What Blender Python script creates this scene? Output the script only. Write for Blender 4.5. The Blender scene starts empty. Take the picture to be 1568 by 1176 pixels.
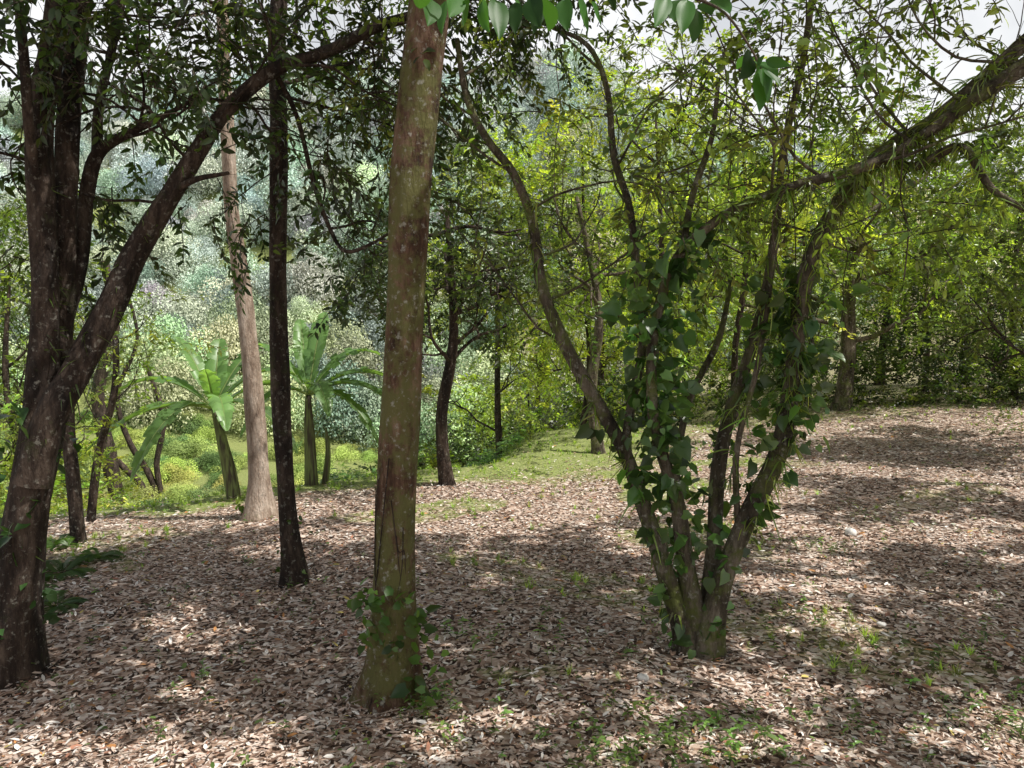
import bpy, math, numpy as np
from mathutils import Vector, Matrix
rng=np.random.default_rng(11)
F=1141.0; PITCH=math.radians(4.0); EZ=2.5
scene=bpy.context.scene

# ---------------- terrain ----------------
def sst(a,b,x):
    t=np.clip((np.asarray(x,float)-a)/(b-a),0,1); return t*t*(3-2*t)
def g(x,y):
    x=np.asarray(x,float); y=np.asarray(y,float)
    z=0.9*(1-sst(-1.0,5.0,y))
    z=z+0.045*np.clip(x-1.5,0,25)*sst(5,18,y)
    z=z+0.12*np.sin(x*0.55+1.0)*np.sin(y*0.42)*0.6+0.03*np.sin(x*1.9+y*1.3)
    z=z-0.48*sst(0,8,-x)*sst(6,13,y)
    z=z-1.0*sst(0,2.4,y-(12.0+0.35*(x+6)))*sst(.8,-1.8,x)
    z=z+0.45*np.exp(-((x-1.4)**2/8+(y-20)**2/8))
    fall=sst(14,45,y-0.5*np.clip(x,-6,14))*sst(12,16,y+0*x)*(1-.85*sst(3,10,x))
    z=z-9.0*fall
    z=z+78*(1-.5*sst(0,70,x))*sst(62,225,y+0.15*x)+4.5*np.sin(x*0.05+1)*np.sin(y*0.06)*sst(45,90,y)
    return z
def at(u,v,y):
    a=(u-784)/F; b=(588-v)/F
    dy=math.cos(PITCH)+b*math.sin(PITCH); dz=-math.sin(PITCH)+b*math.cos(PITCH)
    return np.array([a*y/dy,y,EZ+dz*y/dy])
def ground_at(u,v):
    y=2.0
    while y<60:
        p=at(u,v,y)
        if p[2]<=g(p[0],p[1]): break
        y+=0.05
    return p

# ---------------- mesh builder ----------------
def nrm(v):
    v=np.asarray(v,float); return v/(np.linalg.norm(v,axis=-1,keepdims=True)+1e-9)
class MB:
    def __init__(s): s.V=[];s.n=0;s.T=[];s.Q=[];s.tm=[];s.qm=[];s.A=[]
    def add(s,V,T=None,Q=None,m=0,a=None):
        V=np.asarray(V,float).reshape(-1,3)
        if T is not None and len(T):
            T=np.asarray(T).reshape(-1,3); s.T.append(T+s.n); s.tm.append(np.full(len(T),m))
        if Q is not None and len(Q):
            Q=np.asarray(Q).reshape(-1,4); s.Q.append(Q+s.n); s.qm.append(np.full(len(Q),m))
        if a is None: a=np.full((len(V),3),0.5)
        s.A.append(np.asarray(a,float).reshape(-1,3)); s.V.append(V); s.n+=len(V)
    def build(s,name,mats,parent=None,link=True,smooth=True):
        V=np.concatenate(s.V); A=np.concatenate(s.A)
        T=np.concatenate(s.T) if s.T else np.zeros((0,3),int)
        Q=np.concatenate(s.Q) if s.Q else np.zeros((0,4),int)
        mi=np.concatenate(s.tm+s.qm)
        me=bpy.data.meshes.new(name)
        me.vertices.add(len(V)); me.vertices.foreach_set('co',V.astype(np.float32).ravel())
        me.loops.add(3*len(T)+4*len(Q))
        me.loops.foreach_set('vertex_index',np.concatenate([T.ravel(),Q.ravel()]).astype(np.int32))
        me.polygons.add(len(T)+len(Q))
        ls=np.concatenate([np.arange(len(T))*3,3*len(T)+np.arange(len(Q))*4]).astype(np.int32)
        me.polygons.foreach_set('loop_start',ls)
        for m in mats: me.materials.append(m)
        me.polygons.foreach_set('material_index',mi.astype(np.int32))
        me.polygons.foreach_set('use_smooth',np.full(len(mi),smooth))
        at_=me.attributes.new('lc','FLOAT_COLOR','POINT')
        at_.data.foreach_set('color',np.hstack([A,np.ones((len(A),1))]).astype(np.float32).ravel())
        me.update(calc_edges=True)
        ob=bpy.data.objects.new(name,me)
        if link: scene.collection.objects.link(ob)
        if parent is not None:
            ob.parent=parent; ob.matrix_parent_inverse=parent_inv(parent)
        return ob
def parent_inv(p): return Matrix.Translation(p.location).inverted()
def empty(name,loc):
    e=bpy.data.objects.new(name,None); e.location=Vector([float(c) for c in loc]); e.empty_display_size=0.3
    scene.collection.objects.link(e); return e

def resample(P,R,sub):
    P=np.asarray(P,float); R=np.asarray(R,float)
    X=np.hstack([P,R[:,None]]); n=len(X)
    E=np.vstack([2*X[0]-X[1],X,2*X[-1]-X[-2]])
    out=[]
    for i in range(n-1):
        p0,p1,p2,p3=E[i:i+4]
        for j in range(sub):
            t=j/sub
            out.append(0.5*((2*p1)+(-p0+p2)*t+(2*p0-5*p1+4*p2-p3)*t*t+(-p0+3*p1-3*p2+p3)*t**3))
    out.append(X[-1]); out=np.array(out)
    return out[:,:3],np.maximum(out[:,3],0.001)
def tube(mb,P,R,seg=8,sub=4,rough=0.06,flare=0,m=0,a=None):
    P,R=resample(P,R,sub); n=len(P)
    T=nrm(np.gradient(P,axis=0))
    ref=np.array([0,1.0,0]) if abs(T[0][1])<0.9 else np.array([1.0,0,0])
    th=np.linspace(0,2*np.pi,seg,endpoint=False)
    ph=rng.uniform(0,6.28,4); V=np.zeros((n,seg,3))
    s=np.concatenate([[0],np.cumsum(np.linalg.norm(np.diff(P,axis=0),axis=1))])
    for i in range(n):
        ref=nrm(ref-np.dot(ref,T[i])*T[i]); b=np.cross(T[i],ref)
        rr=R[i]*(1+rough*(np.sin(3*th+ph[0]+s[i]*2.1)+0.7*np.sin(2*th+ph[1]-s[i]*3.3)+0.5*np.sin(5*th+ph[2]+s[i]*7)))
        if flare: rr=rr*(1+flare*math.exp(-s[i]/0.18)*(1+0.5*np.sin(4*th+ph[3])+0.3*np.sin(7*th+ph[0])))
        V[i]=P[i]+rr[:,None]*(np.cos(th)[:,None]*ref+np.sin(th)[:,None]*b)
    idx=np.arange(n*seg).reshape(n,seg)
    a0=idx[:-1]; a1=np.roll(idx,-1,1)[:-1]; b0=idx[1:]; b1=np.roll(idx,-1,1)[1:]
    Q=np.stack([a0,a1,b1,b0],-1).reshape(-1,4)
    VV=np.vstack([V.reshape(-1,3),P[-1:]])
    Tt=[[idx[-1][k],idx[-1][(k+1)%seg],n*seg] for k in range(seg)]
    mb.add(VV,Tt,Q,m,None if a is None else np.tile(a,(len(VV),1)))
    return P

# leaf templates
T_LOW=(np.array([[0,0,0],[.45,.5,.1],[1,0,-.08],[.45,-.5,.1]]),np.array([[0,3,2],[0,2,1]]),np.zeros((0,4),int))
T_MID=(np.array([[0,0,0],[.28,.45,.1],[.28,-.45,.1],[.68,.38,.05],[.68,-.38,.05],[1,0,-.18],[.28,0,.02],[.68,0,-.04]]),
       np.array([[0,6,1],[0,2,6],[7,5,3],[7,4,5]]),np.array([[6,7,3,1],[6,2,4,7]]))
T_HEART=(np.array([[0,0,0],[-.08,.35,.06],[-.08,-.35,.06],[.35,.5,.1],[.35,-.5,.1],[1,0,-.15],[.35,0,0],[.75,.22,.0],[.75,-.22,.0]]),
       np.array([[0,6,1],[0,2,6],[1,6,3],[2,4,6],[5,7,6],[5,6,8],[6,7,3],[6,4,8]]),np.zeros((0,4),int))
def fine_tmpl():
    n=9; V=[];Q=[]
    for i in range(n+1):
        t=i/n; w=.5*math.sin(math.pi*t**.8)**.75*(1-.25*t) if 0<i<n else 0.004
        V+=[[t,w,.12*w/.5+.03*math.sin(9*t)],[t,w*.5,.08*w/.5],[t,0,0],[t,-w*.5,.08*w/.5],[t,-w,.12*w/.5+.03*math.sin(8*t+1)]]
    for i in range(n):
        for k in range(4): a=5*i+k; Q.append([a+1,a,a+5,a+6])
    return np.array(V),np.zeros((0,3),int),np.array(Q)
T_FINE=fine_tmpl()
def leaves(mb,P,D,N,L,W,tm=T_LOW,m=0,a=None,droop=0.0):
    P=np.asarray(P);D=nrm(D);N=nrm(N-np.sum(N*D,1,keepdims=True)*D);S=np.cross(N,D)
    tv,tt,tq=tm;n=len(P);k=len(tv)
    L=np.broadcast_to(L,(n,));W=np.broadcast_to(W,(n,))
    V=P[:,None,:]+D[:,None,:]*(tv[None,:,0:1]*L[:,None,None])+S[:,None,:]*(tv[None,:,1:2]*W[:,None,None])+N[:,None,:]*((tv[None,:,2:3])*W[:,None,None]-droop*L[:,None,None]*tv[None,:,0:1]**2)
    off=(np.arange(n)*k)[:,None,None]
    T=(tt[None]+off).reshape(-1,3) if len(tt) else None; Q=(tq[None]+off).reshape(-1,4) if len(tq) else None
    if a is None: a=rng.uniform(0,1,(n,1))*np.ones((1,3))
    mb.add(V.reshape(-1,3),T,Q,m,np.repeat(a,k,axis=0))

# ---------------- materials ----------------
def newmat(name):
    m=bpy.data.materials.new(name); m.use_nodes=True; nt=m.node_tree; nt.nodes.clear()
    return m,nt,nt.nodes,nt.links
def leafmat(name,direct=False,trans=0.5,rough=0.33,spec=0.75,tboost=(1.8,1.75,0.65),inst=False):
    m,nt,N,Lk=newmat(name)
    out=N.new('ShaderNodeOutputMaterial')
    p=N.new('ShaderNodeBsdfPrincipled'); p.inputs['Roughness'].default_value=rough; p.inputs['Specular IOR Level'].default_value=spec
    lc=N.new('ShaderNodeAttribute'); lc.attribute_name='lc'
    if direct:
        col=lc.outputs['Color']
    else:
        ti=N.new('ShaderNodeAttribute'); ti.attribute_type='INSTANCER' if inst else 'GEOMETRY'; ti.attribute_name='tint'
        mr=N.new('ShaderNodeMapRange'); mr.inputs[3].default_value=0.45; mr.inputs[4].default_value=1.55
        sep=N.new('ShaderNodeSeparateColor'); Lk.new(lc.outputs['Color'],sep.inputs[0]); Lk.new(sep.outputs[0],mr.inputs[0])
        sc=N.new('ShaderNodeVectorMath'); sc.operation='SCALE'
        Lk.new(ti.outputs['Vector'],sc.inputs[0]); Lk.new(mr.outputs[0],sc.inputs['Scale']); col=sc.outputs[0]
    Lk.new(col,p.inputs['Base Color'])
    if trans>0:
        mix=N.new('ShaderNodeMixShader'); mix.inputs[0].default_value=trans; tr=N.new('ShaderNodeBsdfTranslucent')
        mv=N.new('ShaderNodeVectorMath'); mv.operation='MULTIPLY'; mv.inputs[1].default_value=tboost
        Lk.new(col,mv.inputs[0]); Lk.new(mv.outputs[0],tr.inputs[0])
        Lk.new(p.outputs[0],mix.inputs[1]); Lk.new(tr.outputs[0],mix.inputs[2]); Lk.new(mix.outputs[0],out.inputs[0])
    else: Lk.new(p.outputs[0],out.inputs[0])
    return m
def barkmat(name,c1,c2,c3,moss=(0.06,0.085,0.02),mossamt=0.4,fleck=0.3,sc=6):
    m,nt,N,Lk=newmat(name)
    out=N.new('ShaderNodeOutputMaterial'); p=N.new('ShaderNodeBsdfPrincipled'); p.inputs['Roughness'].default_value=.85
    p.inputs['Specular IOR Level'].default_value=.25
    tc=N.new('ShaderNodeTexCoord'); mp=N.new('ShaderNodeMapping'); mp.inputs['Scale'].default_value=(1,1,.28)
    Lk.new(tc.outputs['Object'],mp.inputs[0])
    n1=N.new('ShaderNodeTexNoise'); n1.inputs['Scale'].default_value=sc; n1.inputs['Detail'].default_value=9; n1.inputs['Roughness'].default_value=.75
    Lk.new(mp.outputs[0],n1.inputs[0])
    cr=N.new('ShaderNodeValToRGB'); e=cr.color_ramp.elements
    e[0].position=.38; e[0].color=(*c1,1); e[1].position=.62; e[1].color=(*c3,1); k=e.new(.5); k.color=(*c2,1)
    Lk.new(n1.outputs[0],cr.inputs[0])
    n2=N.new('ShaderNodeTexNoise'); n2.inputs['Scale'].default_value=3.1; n2.inputs['Detail'].default_value=9; n2.inputs['Roughness'].default_value=.78
    Lk.new(tc.outputs['Object'],n2.inputs[0])
    r2=N.new('ShaderNodeMapRange'); lo=.66-.28*mossamt; r2.inputs[1].default_value=lo; r2.inputs[2].default_value=lo+.1; r2.inputs[4].default_value=.9
    Lk.new(n2.outputs[0],r2.inputs[0])
    mx=N.new('ShaderNodeMix'); mx.data_type='RGBA'; Lk.new(r2.outputs[0],mx.inputs[0]); Lk.new(cr.outputs[0],mx.inputs[6]); mx.inputs[7].default_value=(*moss,1)
    n3=N.new('ShaderNodeTexNoise'); n3.inputs['Scale'].default_value=24; n3.inputs['Detail'].default_value=6; n3.inputs['Roughness'].default_value=.65; Lk.new(tc.outputs['Object'],n3.inputs[0])
    r3=N.new('ShaderNodeMapRange'); r3.inputs[1].default_value=.57; r3.inputs[2].default_value=.66; r3.inputs[4].default_value=fleck
    Lk.new(n3.outputs[0],r3.inputs[0])
    mx2=N.new('ShaderNodeMix'); mx2.data_type='RGBA'; Lk.new(r3.outputs[0],mx2.inputs[0]); Lk.new(mx.outputs[2],mx2.inputs[6]); mx2.inputs[7].default_value=(.40,.39,.33,1)
    Lk.new(mx2.outputs[2],p.inputs['Base Color'])
    wv=N.new('ShaderNodeTexNoise'); wv.inputs['Scale'].default_value=26; wv.inputs['Detail'].default_value=9; wv.inputs['Roughness'].default_value=.65; Lk.new(mp.outputs[0],wv.inputs[0])
    bp=N.new('ShaderNodeBump'); bp.inputs['Strength'].default_value=1; bp.inputs['Distance'].default_value=.06
    Lk.new(wv.outputs[0],bp.inputs['Height']); Lk.new(bp.outputs[0],p.inputs['Normal']); Lk.new(p.outputs[0],out.inputs[0])
    return m
M_leaf=leafmat('foliage_leaf')
M_far=leafmat('far_canopy',trans=0,rough=.7,spec=.2,inst=True)
M_glossy=leafmat('glossy_leaf',direct=True,trans=.45,rough=.45,spec=.35)
M_litter=leafmat('dry_leaf',direct=True,trans=0,rough=.55,spec=.35)
B_red=barkmat('bark_red_brown',(.03,.018,.012),(.12,.065,.04),(.28,.18,.12),(.15,.15,.05),.8,.75)
B_dark=barkmat('bark_dark',(.014,.010,.008),(.04,.027,.02),(.11,.08,.06),(.045,.05,.018),.35,.4)
B_pale=barkmat('bark_pale',(.20,.14,.10),(.40,.31,.24),(.60,.50,.41),(.12,.12,.05),.25,.4)
B_moss=barkmat('bark_mossy',(.03,.024,.016),(.10,.08,.055),(.24,.20,.15),(.12,.14,.035),.6,.6)
B_twig=barkmat('bark_twig',(.04,.03,.02),(.09,.07,.05),(.18,.14,.10),(.06,.08,.02),.3,.1)

# ---------------- instance sources ----------------
def coll(name,obs):
    c=bpy.data.collections.new(name)
    for o in obs: c.objects.link(o)
    return c
def make_twig(name,n,Lt,ll,lw,tm,droop=.25,spread=1.0,stem=True):
    mb=MB(); t=np.linspace(0,1,6)
    bend=rng.uniform(-.25,.25)
    path=lambda t:np.stack([Lt*t,Lt*bend*t*t,-droop*Lt*t*t],-1)
    if stem: tube(mb,path(t),np.linspace(.006,.002,6),seg=3,sub=1,m=1)
    tt=np.sort(rng.uniform(.08,1,n)); P=path(tt)
    side=np.where(np.arange(n)%2==0,1,-1)
    az=side*rng.uniform(.5,1.25,n)*spread
    D=np.stack([np.cos(az),np.sin(az),rng.normal(-.25,.3,n)],-1)
    Nn=np.stack([rng.normal(0,.35,n),rng.normal(0,.35,n),np.ones(n)],-1)
    P=P+rng.normal(0,.03*Lt,(n,3))
    s=rng.uniform(.6,1.2,n)
    leaves(mb,P,D,Nn,ll*s,lw*s,tm,0,droop=.12)
    return mb.build(name,[M_leaf,B_twig],link=False)
C_small=coll('small_leaf_twigs',[make_twig('twig_s%d'%i,18,.5,.095,.038,T_MID) for i in range(4)])
C_mid=coll('mid_twigs',[make_twig('twig_m%d'%i,34,.85,.125,.055,T_LOW,spread=1.2) for i in range(4)])
C_broad=coll('broad_leaf_twigs',[make_twig('twig_w%d'%i,24,.8,.24,.15,T_MID,spread=1.3) for i in range(4)])
def make_clump(name,n):
    mb=MB(); k=16; c=nrm(rng.normal(0,1,(k,3)))*rng.uniform(.35,.75,(k,1)); c[:,2]=np.abs(c[:,2])*.8-.1
    w=rng.integers(0,k,n); d=nrm(rng.normal(0,1,(n,3))+[0,0,.35]); P=c[w]+d*(rng.uniform(.2,.32,(n,1)))
    D=nrm(rng.normal(0,1,(n,3))+[0,0,-.4]); Nn=d+rng.normal(0,.3,(n,3))+[0,0,.4]
    s=rng.uniform(.024,.055,n); leaves(mb,P,D,Nn,s,s*.7,T_LOW,0,a=(rng.uniform(.1,.9,k)[w]+rng.uniform(-.1,.1,n))[:,None]*np.ones((1,3)))
    return mb.build(name,[M_far],link=False)
C_clump=coll('canopy_clumps',[make_clump('clump%d'%i,6500) for i in range(5)])
def make_ivy(name,n):
    mb=MB(); P=rng.normal(0,.06,(n,3)); D=nrm(P+rng.normal(0,.05,(n,3))+[0,0,-.08]); Nn=nrm(P*4+[.4,-.3,.6]+rng.normal(0,.5,(n,3)))
    s=rng.uniform(.6,1.2,n); leaves(mb,P,D,Nn,.115*s,.095*s,T_HEART,0)
    return mb.build(name,[M_leaf],link=False)
C_ivy=coll('ivy_leaf_groups',[make_ivy('ivy%d'%i,4) for i in range(4)])
def strap(mb,base,az,el,L,W,dr,n=5,m=0,val=.5):
    d=np.array([math.cos(az)*math.cos(el),math.sin(az)*math.cos(el),math.sin(el)]); s=np.array([-math.sin(az),math.cos(az),0])
    t=np.linspace(0,1,n+1); C=base+d*L*t[:,None]; C[:,2]-=dr*L*t**2
    w=W*np.sin(np.pi*(.12+.88*t))**.6*.5; w[-1]=0.001
    V=np.stack([C-s*w[:,None],C+s*w[:,None]],1).reshape(-1,3)
    Q=[[2*i,2*i+1,2*i+3,2*i+2] for i in range(n)]
    mb.add(V,None,Q,m,np.full((len(V),3),val))
def make_tuft(name,n,L,W,el0,el1,dr):
    mb=MB()
    for i in range(n):
        strap(mb,rng.normal(0,.012,3)*[1,1,0],rng.uniform(0,6.28),rng.uniform(el0,el1),L*rng.uniform(.5,1.2),W*rng.uniform(.7,1.2),rng.uniform(.3,1)*dr,val=rng.uniform(0,1))
    return mb.build(name,[M_leaf],link=False)
C_strap=coll('strap_fern_tufts',[make_tuft('strap%d'%i,6,.16,.012,-1.0,.6,1.3) for i in range(3)])
C_grass=coll('grass_tufts',[make_tuft('grass%d'%i,22,.16,.007,.7,1.45,.5) for i in range(3)])
def make_seedling(name,n,ll,lw):
    mb=MB(); az=np.arange(n)*2.4+rng.uniform(0,6); el=rng.uniform(.1,.8,n)
    h=rng.uniform(.03,.16,n); P=np.stack([0*h,0*h,h],-1); tube(mb,[[0,0,0],[0,0,.08],[0,0,.16]],[.003,.002,.001],seg=3,sub=1)
    D=np.stack([np.cos(az)*np.cos(el),np.sin(az)*np.cos(el),np.sin(el)*.6],-1)
    leaves(mb,P,D,np.tile([0,0,1.],(n,1))+rng.normal(0,.2,(n,3)),ll*rng.uniform(.6,1.1,n),lw*rng.uniform(.7,1.1,n),T_MID,0,droop=.25)
    return mb.build(name,[M_leaf],link=False)
C_seed=coll('seedlings',[make_seedling('seedling%d'%i,6,.085,.035) for i in range(4)])
def make_fern(name,nf,L):
    mb=MB()
    for i in range(nf):
        az=i*6.28/nf+rng.uniform(-.3,.3); el=rng.uniform(.5,1.1); d=np.array([math.cos(az)*math.cos(el),math.sin(az)*math.cos(el),math.sin(el)])
        t=np.linspace(0,1,36); C=d*L*t[:,None]; C[:,2]-=.75*L*t**2
        tube(mb,C[::5],np.full(len(C[::5]),.003),seg=3,sub=1)
        s=np.array([-math.sin(az),math.cos(az),0]); T=nrm(np.gradient(C,axis=0)); up=np.cross(T,s); up=up*np.sign(up[:,2:3]+1e-6)
        w=.12*L*2*np.sin(np.pi*(.15+.83*t))
        for sg in(1,-1):
            leaves(mb,C[3:],sg*s+T[3:]*.35,up[3:],w[3:],np.full(33,.016),T_LOW,0,droop=.2,a=np.full((33,3),rng.uniform(.3,.8)))
    return mb.build(name,[M_leaf],link=False)
C_fern=coll('fern_plants',[make_fern('fern%d'%i,8,.65) for i in range(2)])

_ng={}
def ngroup(c):
    if c.name in _ng: return _ng[c.name]
    ng=bpy.data.node_groups.new('scatter_'+c.name,'GeometryNodeTree')
    ng.interface.new_socket('Geometry',in_out='INPUT',socket_type='NodeSocketGeometry')
    ng.interface.new_socket('Geometry',in_out='OUTPUT',socket_type='NodeSocketGeometry')
    N=ng.nodes;Lk=ng.links
    gi=N.new('NodeGroupInput');go=N.new('NodeGroupOutput');ip=N.new('GeometryNodeInstanceOnPoints')
    ci=N.new('GeometryNodeCollectionInfo'); ci.inputs['Collection'].default_value=c
    ci.inputs['Separate Children'].default_value=True; ci.inputs['Reset Children'].default_value=True
    ip.inputs['Pick Instance'].default_value=True
    ra=N.new('GeometryNodeInputNamedAttribute'); ra.data_type='FLOAT_VECTOR'; ra.inputs['Name'].default_value='rot'
    sa=N.new('GeometryNodeInputNamedAttribute'); sa.data_type='FLOAT_VECTOR'; sa.inputs['Name'].default_value='scl'
    er=N.new('FunctionNodeEulerToRotation')
    ia=N.new('GeometryNodeInputNamedAttribute'); ia.data_type='INT'; ia.inputs['Name'].default_value='idx'
    Lk.new(gi.outputs[0],ip.inputs['Points']);Lk.new(ci.outputs[0],ip.inputs['Instance'])
    Lk.new(ra.outputs[0],er.inputs[0]);Lk.new(er.outputs[0],ip.inputs['Rotation']);Lk.new(sa.outputs[0],ip.inputs['Scale']);Lk.new(ia.outputs[0],ip.inputs['Instance Index'])
    if c.name!='canopy_clumps':
        rl=N.new('GeometryNodeRealizeInstances'); Lk.new(ip.outputs[0],rl.inputs[0]); Lk.new(rl.outputs[0],go.inputs[0])
    else: Lk.new(ip.outputs[0],go.inputs[0])
    _ng[c.name]=ng; return ng
NINST={}
def scatter(name,c,P,D,S,tint,parent=None,roll=.5,tvar=.2,rot=None):
    P=np.asarray(P,float); n=len(P); NINST[c.name]=NINST.get(c.name,0)+n
    if rot is None:
        D=nrm(D); rot=np.stack([rng.normal(0,roll,n),-np.arcsin(np.clip(D[:,2],-1,1)),np.arctan2(D[:,1],D[:,0])],-1)
    S=np.broadcast_to(np.asarray(S,float).reshape(-1,1),(n,3)) if np.ndim(S)<2 else S
    me=bpy.data.meshes.new(name); me.vertices.add(n); me.vertices.foreach_set('co',P.astype(np.float32).ravel())
    for nm,ar in(('rot',rot),('scl',S)):
        a=me.attributes.new(nm,'FLOAT_VECTOR','POINT'); a.data.foreach_set('vector',np.ascontiguousarray(ar,dtype=np.float32).ravel())
    tint=np.broadcast_to(np.asarray(tint,float),(n,3))*(1+rng.uniform(-tvar,tvar,(n,1)))*(1+rng.uniform(-tvar/3,tvar/3,(n,3)))
    a=me.attributes.new('tint','FLOAT_VECTOR','POINT'); a.data.foreach_set('vector',tint.astype(np.float32).ravel())
    a=me.attributes.new('idx','INT','POINT'); a.data.foreach_set('value',rng.integers(0,len(c.objects),n).astype(np.int32))
    ob=bpy.data.objects.new(name,me); scene.collection.objects.link(ob)
    md=ob.modifiers.new('scatter','NODES'); md.node_group=ngroup(c)
    if parent is not None: ob.parent=parent; ob.matrix_parent_inverse=parent_inv(parent)
    return ob

# ---------------- branching ----------------
def branch(mb,p,d,L,r,depth,tips,wig=.22,up=.05,nch=4,seg=6,m=0):
    n=5; pts=[np.array(p,float)]; dd=nrm(d); dirs=[dd]
    for i in range(n):
        dd=nrm(dd+rng.normal(0,wig,3)+np.array([0,0,up])); pts.append(pts[-1]+dd*L/n); dirs.append(dd)
    tube(mb,pts,np.linspace(r,r*.4,n+1),seg=max(4,seg),sub=2,m=m)
    if depth==0:
        for i in range(2,n+1): tips.append((pts[i],dirs[i]))
    else:
        for k in range(nch):
            t=rng.uniform(.25,1)*n; i=min(int(t),n-1); pos=pts[i]+(pts[i+1]-pts[i])*(t-i)
            pr=nrm(np.cross(dirs[i],rng.normal(0,1,3))); nd=nrm(dirs[i]*rng.uniform(.4,1)+pr*.9)
            branch(mb,pos,nd,L*rng.uniform(.5,.75),r*.5,depth-1,tips,wig,up,nch,seg-1,m)
def twigs_from(tips,k,spread,down=.3):
    P=np.array([t[0] for t in tips]);D=np.array([t[1] for t in tips])
    P=np.repeat(P,k,0);D=np.repeat(D,k,0)
    return P+rng.normal(0,spread,P.shape),nrm(D+rng.normal(0,.7,D.shape)+[0,0,-down])
def clumps_pts(ctr,rad,n,per,size,flat=.7):
    cc=nrm(rng.normal(0,1,(n,3)))*(rng.uniform(.1,1,(n,1))**.5)*rad+ctr
    w=rng.integers(0,n,n*per); d=nrm(rng.normal(0,1,(len(w),3)))
    return cc,cc[w]+d*rng.uniform(.1,1,(len(w),1))*[1,1,flat]*size*rng.uniform(.6,1.4,n)[w][:,None], d+[0,0,-.2], w
def stem(mb,L,seg=12,sub=5,flare=0,m=0,rough=.06,snap=False):
    pts=[];R=[]
    for (u,v,y,w) in L:
        p=at(u,v,y); pts.append(p); R.append(w/2/F*np.linalg.norm(p-[0,0,EZ]))
    if snap:
        b=pts[0].copy(); b[2]=g(b[0],b[1])-.12; pts=[b]+pts; pts[1]=pts[1]+[0,0,.03]; R=[R[0]*1.15]+R
    return tube(mb,pts,R,seg,sub,rough,flare,m),np.array(R)
def high_crown(e,mb,fork,ctr,rad,n,per,size,tint,r0):
    cc,P,D,w=clumps_pts(np.array(ctr,float),np.array(rad,float),n,per,size)
    for c in cc:
        mid=(fork+c)/2+rng.normal(0,.25,3)+[0,0,.2]; tube(mb,[fork,mid,c],[r0,r0*.6,r0*.2],seg=6,sub=4)
    return P,D

G_dark=(.045,.075,.02); G_mid=(.12,.18,.038); G_bright=(.27,.37,.065); G_yel=(.38,.46,.085)
# ======== central tall tree ========
b=ground_at(598,1072); y0=b[1]
e=empty('tall_tree',b); mb=MB()
P1,_=stem(mb,[(598,1066,y0,80),(602,1000,y0,70),(605,900,y0,63),(606,800,y0,59),(612,650,y0,59),(619,500,y0,57),(628,300,y0,60),(640,170,y0,59),(650,80,y0,57),(658,0,y0,57),(668,-150,y0,55)],seg=36,sub=10,flare=.5,rough=.03,snap=True)
top=P1[-1]; tube(mb,[top-[0,0,.05],top+[.1,.1,1.5],top+[.2,.4,3.2],top+[.1,.6,4.8]],[.13,.12,.09,.05],seg=12)
P,D=high_crown(e,mb,top+[.1,.2,2.0],top+[.6,.0,3.0],(4.2,3.6,.9),20,18,.42,G_mid,.05)
mb.build('trunk',[B_red],e)
scatter('crown',C_broad,P,D,rng.uniform(.5,.85,len(P)),G_mid,e)
mb=MB()
for k in range(5):
    pts=[];ph=rng.uniform(-2.4,-1.2)
    for j in range(9):
        i=min(int(4+j*rng.uniform(3.6,5.4)),len(P1)-1); c=P1[i]; r=.143 if i>14 else .19
        a=ph+.45*math.sin(j*.9+k); pts.append(c+np.array([math.cos(a)*r,math.sin(a)*r,0]))
    tube(mb,pts,np.linspace(.009,.004,9),seg=5,sub=4)
mb.build('climbing_vine',[B_dark],e)
P=[];D=[]
for (u,v,s,n) in[(568,925,20,9),(612,930,14,4),(650,955,10,3),(575,970,10,3),(605,990,10,2),(655,1000,8,2),(640,1075,22,5)]:
    for _ in range(n): P.append(at(u+rng.normal(0,s*.5),v+rng.normal(0,s*.8),y0-.2)); D.append([rng.normal(0,.6),-.6,-.7])
scatter('climber_leaves',C_ivy,P,np.array(D),rng.uniform(.5,.9,len(P)),(.09,.17,.04),e)

# ======== second slim dark tree ========
b=ground_at(450,893); y2=b[1]; e=empty('slender_tree',b); mb=MB()
P2,_=stem(mb,[(450,888,y2,34),(444,820,y2,27),(438,740,y2,25),(430,600,y2,27),(425,450,y2,25),(426,330,y2,24),(428,200,y2,24),(423,80,y2,22),(430,-60,y2,20),(440,-300,y2,18)],seg=16,flare=.5,snap=True)
tips=[]
for i in range(8):
    k=len(P2)-1-int(i*2.1); a=rng.uniform(0,6.28) if i>3 else i*1.6
    branch(mb,P2[k],[math.cos(a),math.sin(a)*.8,.15],1.5,.024,2,tips,nch=3,up=.02)
mb.build('trunk',[B_dark],e)
P,D=twigs_from(tips,1,.12,.5); k=rng.uniform(0,1,len(P))<.85; P=P[k];D=D[k]; scatter('crown',C_small,P,D,rng.uniform(.7,1.15,len(P)),G_dark,e,tvar=.4)
P=P2[2:14][rng.integers(0,12,22)]+rng.normal(0,.07,(22,3)); scatter('moss_climber',C_ivy,P,rng.normal(0,1,P.shape),rng.uniform(.3,.6,22),(.08,.14,.03),e)

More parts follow.
